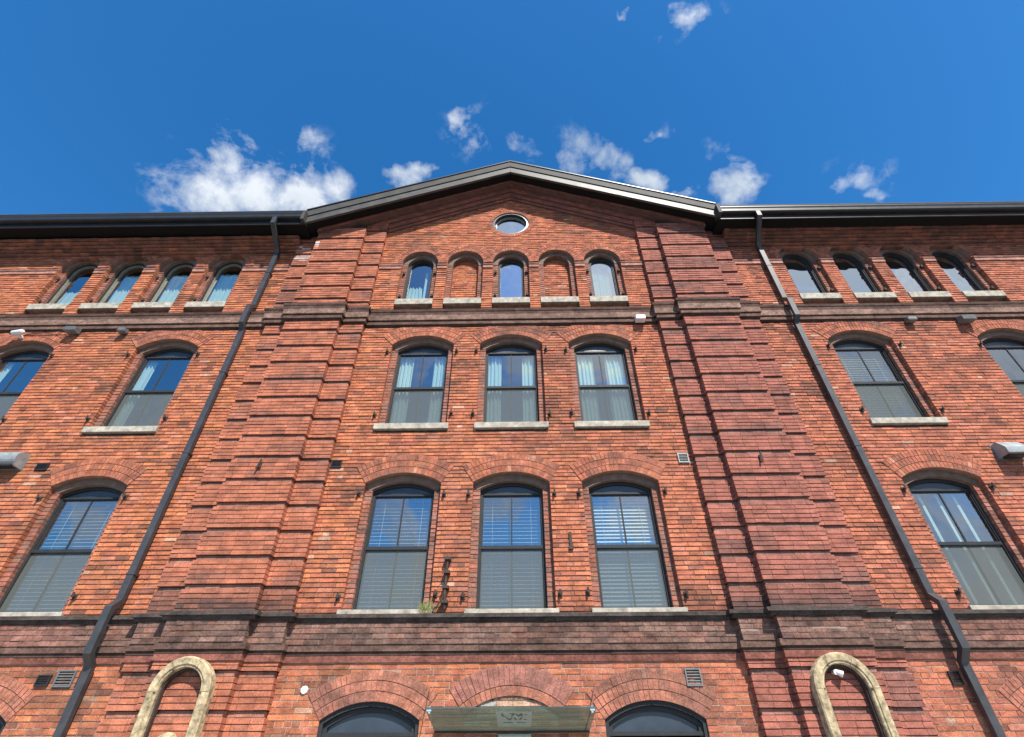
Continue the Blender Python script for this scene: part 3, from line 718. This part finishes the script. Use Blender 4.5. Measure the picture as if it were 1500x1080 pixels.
# ground-floor openings: dark framed glazed doors and windows, middle arch bricked up
for o in OPEN:
    if o['kind'] != 'ground': continue
    cx, hw, zc, zs, R = o['cx'], o['hw'], o['zc'], o['zs'], o['R']
    if cx == 0:
        b = MB()
        def c0(za, zb):
            wv = min(half(dict(o, t=.06), za), max(.05, half(dict(o, t=.06), zb))); return [(-99, -wv), (wv, 99)]
        def palecol(x, z):
            j = random.uniform(.85, 1.1); return tuple(v*j for v in random.choice([(.55,.40,.27),(.54,.34,.22),(.52,.46,.38),(.42,.22,.15)])) if z > .5 else wallcol(x, z)
        lay(b, -hw, hw, courses(GZ, zc+R+.03), .02, c0, palecol, mort=lambda x, z: (.6,.52,.44))
        part(b, 'arch_infill', [M['brick'], M['mortar']])
        continue
    f = MB(); arc_frame(f, cx, hw+.02, GZ, zs, zc, R+.02, .075, .03, .22, bottom=False)
    arc_frame(f, cx, hw-.05, GZ, zs-.02, zc, R-.06, .06, .08, .24, bottom=False)
    f.box(cx-hw+.03, cx+hw-.03, .06, .2, GRD['bar'], GRD['bar']+.05); f.box(cx-hw+.03, cx+hw-.03, .09, .2, GRD['bar']-.075, GRD['bar']-.02)
    f.box(cx-hw+.05, cx-hw+.16, .09, .2, GZ, GRD['bar']-.075); f.box(cx+hw-.16, cx+hw-.05, .09, .2, GZ, GRD['bar']-.075)
    f.box(cx-.03, cx+.03, .10, .19, GZ, GRD['bar']-.075)
    win = part(f, 'entrance_door' if abs(cx) < 3 else 'window', M['frame'])
    h = MB(); poly(h, outline(cx, hw-.07, GRD['bar']+.03, zs-.02, zc, R-.08), .12); h.build('head_panel', M['headpanel'], win)
    q = MB(); q.quad([(cx-hw+.12,.15,GZ+.05),(cx+hw-.12,.15,GZ+.05),(cx+hw-.12,.15,GRD['bar']-.05),(cx-hw+.12,.15,GRD['bar']-.05)]); q.build('pane', M['glass'], win)
    s_ = MB(); z1 = GRD['bar']-.12; s = 1 if cx < 0 else -1
    if abs(cx) < 3:
        s_.quad([(cx-hw+.1,.30,z1-(.19 if s > 0 else .09)),(cx+hw-.1,.30,z1-.11),(cx+hw-.1,.30,z1+.1),(cx-hw+.1,.30,z1+.1)]); s_.build('roller_blind', M['blind'], win)
        f = MB(); f.box(cx+s*.08-.012, cx+s*.08+.012, .06, .08, -1.1, -.5); f.build('handle', M['chrome'], win)

# ------------------------------------------------------------------ roof, gutters, rakes
r = MB()
sl = .428; ya, yb = -.60, 12.2
for s in (-1, 1):
    pts = lambda y, dz: [(0, y, 14.52+dz), (s*5.62, y, 14.52-.428*5.62+dz)]
    a, b_ = pts(ya, 0), pts(yb, 0); c, d = pts(ya, -.14), pts(yb, -.14)
    r.quad([a[0], a[1], b_[1], b_[0]]); r.quad([c[0], d[0], d[1], c[1]]); r.quad([a[1], c[1], d[1], b_[1]])
for s in (-1, 1):
    x0, x1 = sorted((s*5.6, s*(XW+.2)))
    zt = lambda x: 11.85+eave_dz(x)
    r.quad([(x0,-.66,zt(x0)),(x1,-.66,zt(x1)),(x1,6,zt(x1)+1.1),(x0,6,zt(x0)+1.1)]); r.quad([(x0,6,zt(x0)+1.1),(x1,6,zt(x1)+1.1),(x1,12.2,zt(x1)),(x0,12.2,zt(x0))])
part(r, 'roof', M['roof'])
for s in (-1, 1):
    def P(x, y, z): return (s*x, y, z)
    def slab(mb, y0, y1, zt, zb, x1=5.60):
        p = [P(0,y0,zb),P(x1,y0,zb-sl*x1),P(x1,y0,zt-sl*x1),P(0,y0,zt),P(0,y1,zb),P(x1,y1,zb-sl*x1),P(x1,y1,zt-sl*x1),P(0,y1,zt)]
        if s < 0: p = [p[1],p[0],p[3],p[2],p[5],p[4],p[7],p[6]]
        mb.hexa(p)
    f = MB(); slab(f, -.65, -.58, 14.225, 13.99); fo = part(f, 'rake_fascia', M['rake'], bevel=.006)
    f = MB(); slab(f, -.675, -.59, 14.515, 14.25); slab(f, -.645, -.59, 14.25, 14.225); f.build('upper_fascia', M['fascia'], fo, bevel=.005)
    f = MB(); slab(f, -.70, -.55, 14.555, 14.518); f.build('drip_edge', M['bronze'], fo)
    f = MB(); slab(f, -.58, .3, 14.09, 14.01); f.build('soffit', M['soffit'], fo)
for s in (-1, 1):
    x0, x1 = sorted((s*5.53, s*(XW+.2)))
    z = lambda x: eave_dz(x)
    gm = MB(); gm.prism_x(x0, x1, [(y-.125, zz-.185) for y, zz in [(-.665,12.075),(-.655,12.075),(-.645,12.0),(-.54,11.90),(-.54,12.03),(-.525,12.03),(-.525,11.835),(-.615,11.835),(-.64,11.87),(-.645,11.955),(-.665,12.0)]], 0, (1,1,1), z)
    gut = part(gm, 'gutter', M['bronze'])
    gm = MB(); gm.prism_x(x0, x1, [(y-.125, zz-.185) for y, zz in [(-.672,12.052),(-.672,12.082),(-.650,12.086),(-.650,12.078),(-.666,12.077),(-.667,12.052)]], 0, (1,1,1), z); gm.build('gutter_lip', M['fascia'], gut)
    gm = MB(); gm.prism_x(x0, x1, [(-.645,11.50),(-.645,11.84),(-.615,11.84),(-.615,11.50)], 0, (1,1,1), z); fb = part(gm, 'eave_fascia', M['bronze'])
    gm = MB(); gm.prism_x(x0, x1, [(-.615,11.505),(-.615,11.54),(.25,11.54),(.25,11.505)], 0, (1,1,1), z); gm.build('soffit', M['soffit'], fb)
    # return of the rake at the gutter
    gm = MB(); x = s*5.57; gm.box(x-.045, x+.045, -.80, -.50, 11.58, 11.95); gm.build('end_cap', M['fascia'], fb)

# downpipes: rectangular pipe that jumps out over the two courses
def downpipe(x, xg, s):
    hw = .058; d = .085
    path = [(xg,-.72,11.74+eave_dz(xg)),(xg,-.72,11.50),(x,-.16,11.12),(x,-.10,11.02),(x,-.10,8.98),(x,-.235,8.83),(x,-.235,8.30),(x,-.10,8.17),(x,-.10,2.20),(x,-.255,2.06),(x,-.255,1.44),(x,-.10,1.28),(x,-.10,GZ+.1)]
    mb = MB(); rings = []
    for i, p in enumerate(path):
        a = Vector(path[max(0, i-1)]); c = Vector(path[min(len(path)-1, i+1)]); q = Vector(p)
        t1 = (q-a).normalized() if i else (c-q).normalized(); t2 = (c-q).normalized() if i < len(path)-1 else t1
        t = (t1+t2).normalized(); nrm = Vector((1,0,0)).cross(t).normalized()
        k_ = 1/max(.5, math.sqrt((1+t1.dot(t2))/2))
        rings.append([q+Vector((sx*hw,0,0))+nrm*sy_*d/2*k_ for sx, sy_ in ((-1,-1),(1,-1),(1,1),(-1,1))])
    for i in range(len(rings)-1):
        for j in range(4):
            j2 = (j+1) % 4; mb.quad([tuple(rings[i][j]), tuple(rings[i][j2]), tuple(rings[i+1][j2]), tuple(rings[i+1][j])])
    dp = part(mb, 'downpipe', M['pipe'])
    for z in (10.2, 6.9, 4.9, 2.62, .3):
        q = MB(); q.box(x-hw-.012, x+hw+.012, -.10-d/2-.008, .02, z-.015, z+.015); q.build('pipe_strap', M['pipe'], dp)
downpipe(-6.32, -6.34, -1); downpipe(6.64, 6.58, 1)

# ------------------------------------------------------------------ stone niche surrounds on the piers
for s, cx in ((-1, -4.68), (1, 4.66)):
    mb = MB(); zs_ = .92; n = 18
    prof = [(.300,-.27),(.300,-.395),(.312,-.41),(.335,-.41),(.345,-.428),(.425,-.428),(.443,-.41),(.443,-.27)]
    path = [(-1, -1.9 + .0), (-1, zs_)]
    rows = []
    for z in (-1.55, zs_): rows.append([(cx-r_, y, z) for r_, y in prof])
    for i in range(1, n): a = -math.pi/2 + math.pi*i/n; rows.append([(cx+r_*math.sin(a), y, zs_+r_*math.cos(a)) for r_, y in prof])
    for z in (zs_, -1.55): rows.append([(cx+r_, y, z) for r_, y in prof])
    for i in range(len(rows)-1):
        for j in range(len(prof)-1):
            mb.quad([rows[i][j], rows[i+1][j], rows[i+1][j+1], rows[i][j+1]])
    for sx in (-1, 1): mb.box(cx+sx*.375-.09, cx+sx*.375+.09, -.44, -.27, -1.9, -1.55)
    o = part(mb, 'stone_surround', M['surround'])
    jt = MB()
    for (a) in (-R_(90), -R_(31), R_(28), R_(90)):
        P = lambda r_, y, da: (cx+r_*math.sin(a+da), y, zs_+r_*math.cos(a+da))
        jt.hexa([P(.312,-.4295,-.011),P(.312,-.4295,.011),P(.428,-.4295,.009),P(.428,-.4295,-.009),P(.312,-.40,-.011),P(.312,-.40,.011),P(.428,-.40,.009),P(.428,-.40,-.009)])
    jt.build('joint', M['inner'], o)
    ib = MB(); rr = [[(cx+sx*r_, y, z) for r_, y in ((.300,-.345),(.272,-.345),(.272,-.27))] for sx, z in ((-1,-1.55),(-1,zs_))]  # dark ring set where the gap inside the stone arch lies
    rr += [[(cx+r_*math.sin(a), y, zs_+r_*math.cos(a)) for r_, y in ((.300,-.345),(.272,-.345),(.272,-.27))] for a in [-math.pi/2+math.pi*i/n for i in range(1, n)]]
    rr += [[(cx+r_, y, z) for r_, y in ((.300,-.345),(.272,-.345),(.272,-.27))] for z in (zs_,-1.55)]
    for i in range(len(rr)-1):
        for j in range(2): ib.quad([rr[i][j], rr[i+1][j], rr[i+1][j+1], rr[i][j+1]])
    ib.build('inner_dark_ring', M['iron'], o)
lamp = MB(); lamp.tube([(4.60,-.27,1.13),(4.60,-.36,1.12)], [.03,.035], 10); lamp.tube([(4.60,-.34,1.13),(4.68,-.36,1.09)], [.03,.045], 10)
tag(lamp.build('niche_lamp', M['white']), 'small white spot lamp tucked under the crown of the right stone niche arch', 'lamp')
dome = MB(); 
rows = []
for i in range(7):
    a = i/6*math.pi/2; rows.append([(-4.68+.17*math.cos(a)*math.cos(b_*math.pi/8), -.27-.12*math.cos(a)*abs(math.sin(b_*math.pi/8)), .30+.17*math.sin(a)) for b_ in range(9)])
for i in range(6):
    for j in range(8): dome.quad([rows[i][j], rows[i][j+1], rows[i+1][j+1], rows[i+1][j]])
dome.box(-4.85, -4.51, -.36, -.27, -.5, .30)
tag(dome.build('niche_carving', M['surround'], smooth=False), 'round topped stone block standing inside the left stone niche arch', 'carving')

# ------------------------------------------------------------------ wall fittings
def louvre(x0, x1, z0, z1, y=0.0, n=5, mat='vent', name='wall_vent'):
    mb = MB(); t = .018
    mb.box(x0, x0+t, y-.03, y+.05, z0, z1); mb.box(x1-t, x1, y-.03, y+.05, z0, z1); mb.box(x0+t, x1-t, y-.029, y+.05, z1-t, z1); mb.box(x0+t, x1-t, y-.029, y+.05, z0, z0+t)
    v = part(mb, name, M[mat]); sl_ = MB(); h = (z1-z0-2*t)/n
    for i in range(n):
        z = z0+t+h*i; sl_.hexa([(x0+t,y-.024,z+.004),(x1-t,y-.024,z+.004),(x1-t,y-.024,z+.012),(x0+t,y-.024,z+.012),(x0+t,y+.02,z+h*.8),(x1-t,y+.02,z+h*.8),(x1-t,y+.02,z+h*.8+.008),(x0+t,y+.02,z+h*.8+.008)])
    sl_.build('louvre', M[mat], v)
    bk = MB(); bk.quad([(x0+t,y+.03,z0+t),(x1-t,y+.03,z0+t),(x1-t,y+.03,z1-t),(x0+t,y+.03,z1-t)]); bk.build('backing', M['bronze'], v)
louvre(2.56, 2.79, 1.00, 1.225); louvre(3.20, 3.40, 4.63, 4.83, mat='hood'); louvre(-3.47, -3.27, 4.60, 4.76, mat='bronze')
louvre(-7.10, -6.90, 1.04, 1.19, mat='bronze'); louvre(-6.82, -6.55, 1.03, 1.25); louvre(6.40, 6.56, 1.0, 1.17, mat='bronze')
louvre(-9.22, -8.99, 4.61, 4.75, mat='bronze'); louvre(-7.72, -7.54, 11.30, 11.42, mat='bronze'); louvre(8.05, 8.30, 11.24, 11.38, mat='bronze')
def hoodbox(name, x0, x1, z0, z1, y, d, label, mat='hood', cat='vent cap', grp=None):
    e = empty(name, Vector(((x0+x1)/2, y, z0))+BLD_OFF); e.parent = BLD
    mb = MB(); w2, h = (x1-x0)/2, z1-z0
    mb.hexa([(-w2,-d,.0),(w2,-d,.0),(w2,-d,h*.62),(-w2,-d,h*.62),(-w2,.02,0),(w2,.02,0),(w2,.02,h),(-w2,.02,h)])
    mb.build('cap', M[mat], e, bevel=.004)
    s_ = MB()
    for i in range(3): s_.box(-w2+.01, w2-.01, -d-.006, -d+.01, .02+i*h*.2, .03+i*h*.2+.012)
    s_.build('louvre', M[mat], e)
    tag(e, label); return e
hoodbox('vent_cap', 2.93, 3.15, 8.30, 8.46, -.06, .14, 'white louvred vent cap under the string course right of the middle windows', 'white')
hoodbox('vent_cap', -10.52, -10.25, 8.17, 8.33, -.055, .15, 'larger grey vent cap under the string course above the far left window', 'vent')
hoodbox('vent_cap', -9.28, -9.10, 8.17, 8.29, -.055, .10, 'small grey vent cap under the string course between the two left windows', 'vent')
hoodbox('vent_cap', 9.22, 9.42, 8.19, 8.30, -.055, .10, 'small grey vent cap under the string course between the two right windows', 'vent')
hoodbox('vent_cap', 10.42, 10.72, 8.14, 8.33, -.055, .15, 'larger grey vent cap beside the arch of the far right window', 'vent')
# big round-fronted exhaust hoods
def big_hood(x0, x1, zc, label, rounded):
    e = empty('vent_hood', ((x0+x1)/2, 0, zc)); w2 = (x1-x0)/2; mb = MB()
    if rounded: prof = [(.02,.15)] + [(-.13-.12*math.sin(math.pi*i/10), .15*math.cos(math.pi*i/10)) for i in range(11)] + [(.02,-.15)]
    else: prof = [(.02,.15),(-.14,.15),(-.26,-.01),(-.26,-.13),(.02,-.13)]
    mb.prism_x(-w2, w2, [(y, z) for y, z in prof][::-1]); mb.build('hood', M['hood'], e, bevel=.005)
    f = MB(); f.box(-w2-.02, w2+.02, -.012, .02, -.17, .17); f.build('flange', M['vent'], e)
    f = MB(); f.box(-w2+.04, w2-.04, -.20, -.05, -.158, -.125); f.build('intake', M['bronze'], e)
    tag(e, label, 'vent hood', None)
big_hood(-10.10, -9.50, 4.78, 'round fronted grey metal vent hood on the wall left of the left downpipe', True)
big_hood(9.26, 9.68, 4.78, 'angular faceted grey metal vent hood on the wall at the right edge', False)
# security camera
e = empty('security_camera', (-11.62, 0, 8.12)); mb = MB(); mb.tube([(0,.01,0),(0,-.10,.0),(0,-.13,.03)], [.05,.035,.03], 10); mb.build('bracket', M['white'], e)
mb = MB(); mb.tube([(-.12,-.15,.0),(-.10,-.15,.01),(.10,-.15,.05),(.12,-.15,.05)], [.045,.06,.06,.05], 12); mb.build('body', M['white'], e, smooth=True)
mb = MB(); mb.tube([(-.145,-.15,-.005),(-.118,-.15,.0)], [.03,.035], 10); mb.build('lens', M['bronze'], e)
tag(e, 'white security camera above the far left window', 'camera')
mb = MB(); mb.tube([(-11.62,-.02,8.14),(-11.5,-.03,8.20),(-10.6,-.07,8.26),(-10.4,-.07,8.25)], .011, 5); part(mb, 'cable', M['pipe'])
mb = MB(); mb.tube([(9.66,-.03,4.64),(9.95,-.03,4.40),(10.0,-.02,3.2),(10.0,-.02,2.02)], .014, 5); part(mb, 'cable', M['vent'])
# wall anchors on the piers
for x, z in ((-4.70, 4.52), (4.63, 4.57)):
    mb = MB(); mb.box(x-.03, x+.03, YM-.035, YM+.02, z-.05, z+.05); mb.tube([(x-.03,YM-.05,z-.09),(x+.02,YM-.05,z+.11)], .018, 6); part(mb, 'wall_anchor', M['iron'])
# small white patch and iron stub
mb = MB(); mb.tube([(-3.05,-.02,.98),(-3.05,.02,.98)], [.05,.06], 9); part(mb, 'repair_patch', M['white'])
mb = MB(); mb.box(1.00, 1.045, -.03, .02, 3.02, 3.30); mb.box(.985, 1.06, -.04, .02, 3.0, 3.05); part(mb, 'wall_anchor', M['iron'])
# rusty bracket between the two windows
e = empty('iron_bracket', (-1.05, 0, 2.06)); mb = MB()
mb.tube([(-.02,-.06,.0),(-.03,-.09,.2),(-.03,-.07,.45),(-.02,-.08,.8)], [.03,.025,.022,.02], 7); mb.build('bar', M['iron'], e)
for z in (.10, .32, .56, .78):
    mb = MB(); mb.box(-.075, .03, -.12, .02, z-.022, z+.022); mb.build('clamp', M['iron'], e)
mb = MB(); mb.tube([(-.03,-.08,.22),(-.14,-.10,.02),(-.2,-.09,-.02)], .015, 6); mb.build('stay', M['iron'], e)
tag(e, 'rusty black iron bracket clamped to the brick beside the left middle window sill', 'bracket')
# weed on the sill
mb = MB(); random.seed(11)
for i in range(95):
    x = -1.36+random.gauss(0, .065); y = -.05+random.uniform(-.03, .03); L_ = random.uniform(.06, .2)*(1-min(.7, abs(x+1.36)*3)); a = random.gauss(0, .5); dx, dz = L_*math.sin(a), L_*math.cos(a); b_ = random.uniform(-.04, .02); w_ = .006
    mb.quad([(x-w_,y,2.045),(x+w_,y,2.045),(x+dx*.6+w_,y+b_*.5,2.045+dz*.65),(x+dx*.6-w_,y+b_*.5,2.045+dz*.65)]); mb.quad([(x+dx*.6-w_,y+b_*.5,2.045+dz*.65),(x+dx*.6+w_,y+b_*.5,2.045+dz*.65),(x+dx,y+b_,2.045+dz)])
for i in range(60):
    x = -1.36+random.gauss(0, .06); mb.quad([(x-.006,-.062,2.05),(x+.006,-.062,2.05),(x+.004+random.gauss(0,.02),-.075,2.05-random.uniform(.03,.11))])
tag(mb.build('weed', M['weed']), 'dry yellowish weed growing on the end of a stone sill', 'plant')

# ------------------------------------------------------------------ glass canopy over the middle arch
cg = bpy.data.materials.new('dusty_canopy_glass'); cg.use_nodes = True; nt, ln = cg.node_tree.nodes, cg.node_tree.links; nt.clear()
o_ = N(nt, 'ShaderNodeOutputMaterial'); m1 = N(nt, 'ShaderNodeMixShader'); m2 = N(nt, 'ShaderNodeMixShader'); t_ = N(nt, 'ShaderNodeBsdfTransparent'); d_ = N(nt, 'ShaderNodeBsdfDiffuse'); tr = N(nt, 'ShaderNodeBsdfTranslucent'); gl = N(nt, 'ShaderNodeBsdfGlossy')
t_.inputs[0].default_value = (.70, .80, .74, 1); tr.inputs[0].default_value = (.145, .155, .13, 1); gl.inputs['Roughness'].default_value = .05
geo = N(nt, 'ShaderNodeNewGeometry'); mp = N(nt, 'ShaderNodeMapping'); mp.inputs['Scale'].default_value = (1.2, 14, 3); ln.new(geo.outputs['Position'], mp.inputs[0])
ns = N(nt, 'ShaderNodeTexNoise'); ns.inputs['Scale'].default_value = 1.6; ns.inputs['Detail'].default_value = 6; ln.new(mp.outputs[0], ns.inputs['Vector'])
mr = N(nt, 'ShaderNodeMapRange'); ln.new(ns.outputs['Fac'], mr.inputs[0]); mr.inputs[1].default_value = .3; mr.inputs[2].default_value = .7; mr.inputs[3].default_value = .42; mr.inputs[4].default_value = .80
ln.new(mr.outputs[0], m1.inputs[0]); ln.new(t_.outputs[0], m1.inputs[1]); ln.new(tr.outputs[0], m1.inputs[2]); m2.inputs[0].default_value = .10
ln.new(m1.outputs[0], m2.inputs[1]); ln.new(gl.outputs[0], m2.inputs[2]); ln.new(m2.outputs[0], o_.inputs[0])
can = tag(empty('glass_canopy', (0, 0, .48)), 'dusty glass canopy held by steel clamps over the bricked up middle arch', 'canopy')
zc_ = lambda y: -.19*y*.9
mb = MB(); xa = 1.085; ye = -1.02
mb.hexa([(-xa,ye,zc_(ye)),(xa,ye,zc_(ye)),(xa,ye,zc_(ye)+.018),(-xa,ye,zc_(ye)+.018),(-xa,-.03,zc_(0)),(xa,-.03,zc_(0)),(xa,-.03,zc_(0)+.018),(-xa,-.03,zc_(0)+.018)]); mb.build('glass_panel', cg, can)
mb = MB(); mb.box(-xa, xa, -.05, .01, -.025, .0); mb.build('wall_channel', M['frame'], can)
for x in (-1.04, 1.04):
    mb = MB(); z = zc_(ye+.08); mb.tube([(x,ye+.08,z-.03),(x,ye+.08,z+.045)], .02, 12); mb.tube([(x,ye+.08,z+.04),(x*1.16,-.0,1.0-.48)], .007, 6); mb.box(x-.03, x+.03, ye+.03, ye+.045, z-.01, z+.03); mb.build('clamp', M['chrome'], can)
# pale square notice on the canopy glass, with two lines of dark marks
pl = tag(empty('canopy_notice', (0.04, -.62, .48+zc_(-.62)-.006)), 'pale green square notice with dark lettering under the middle of the glass canopy', 'notice')
mb = MB(); mb.hexa([(-.23,-.30,zc_(-.30)-.006),(.23,-.30,zc_(-.30)-.006),(.23,-.30,zc_(-.30)),(-.23,-.30,zc_(-.30)),(-.23,.36,zc_(.36)-.006),(.23,.36,zc_(.36)-.006),(.23,.36,zc_(.36)),(-.23,.36,zc_(.36))]); mb.build('sheet', M['decal'], pl)
mb = MB()
def stroke(x0, y0, x1, y1, t=.012):
    d = Vector((x1-x0, y1-y0)); n_ = Vector((-d.y, d.x)).normalized()*t
    z = lambda y: zc_(y)-.0085
    P = [(x0+n_.x,y0+n_.y),(x1+n_.x,y1+n_.y),(x1-n_.x,y1-n_.y),(x0-n_.x,y0-n_.y)]
    mb.hexa([(p[0],p[1],z(p[1])-.001) for p in P]+[(p[0],p[1],z(p[1])+.002) for p in P])
for row in ([(-.15,-.24,-.15,-.12),(-.15,-.12,-.10,-.12),(-.06,-.24,.0,-.24),(.0,-.24,-.03,-.12),(.03,-.22,.06,-.12),(.06,-.12,.09,-.22),(.10,-.24,.10,-.12),(.13,-.18,.17,-.18)],
            [(-.10,-.06,-.06,.05),(-.06,.05,-.03,-.06),(.0,-.06,.03,.05),(.07,.05,.10,-.06),(.12,.02,.17,.02),(-.15,.16,-.02,.16),(.03,.16,.15,.16)]):
    mb = MB()
    for seg in row: stroke(*seg)
    mb.build('lettering', M['ink'], pl)
wp = tag(empty('wall_notice', (0.04, 0, .27)), 'pale blue square notice on the brick just below the glass canopy', 'notice')
mb = MB(); mb.box(-.23, .23, -.02, .015, -.30, .17); mb.build('sheet', M['decal'], wp)
mb = MB(); mb.box(-.10, .10, -.024, -.0185, .03, .12); mb.build('lettering', M['ink'], wp)
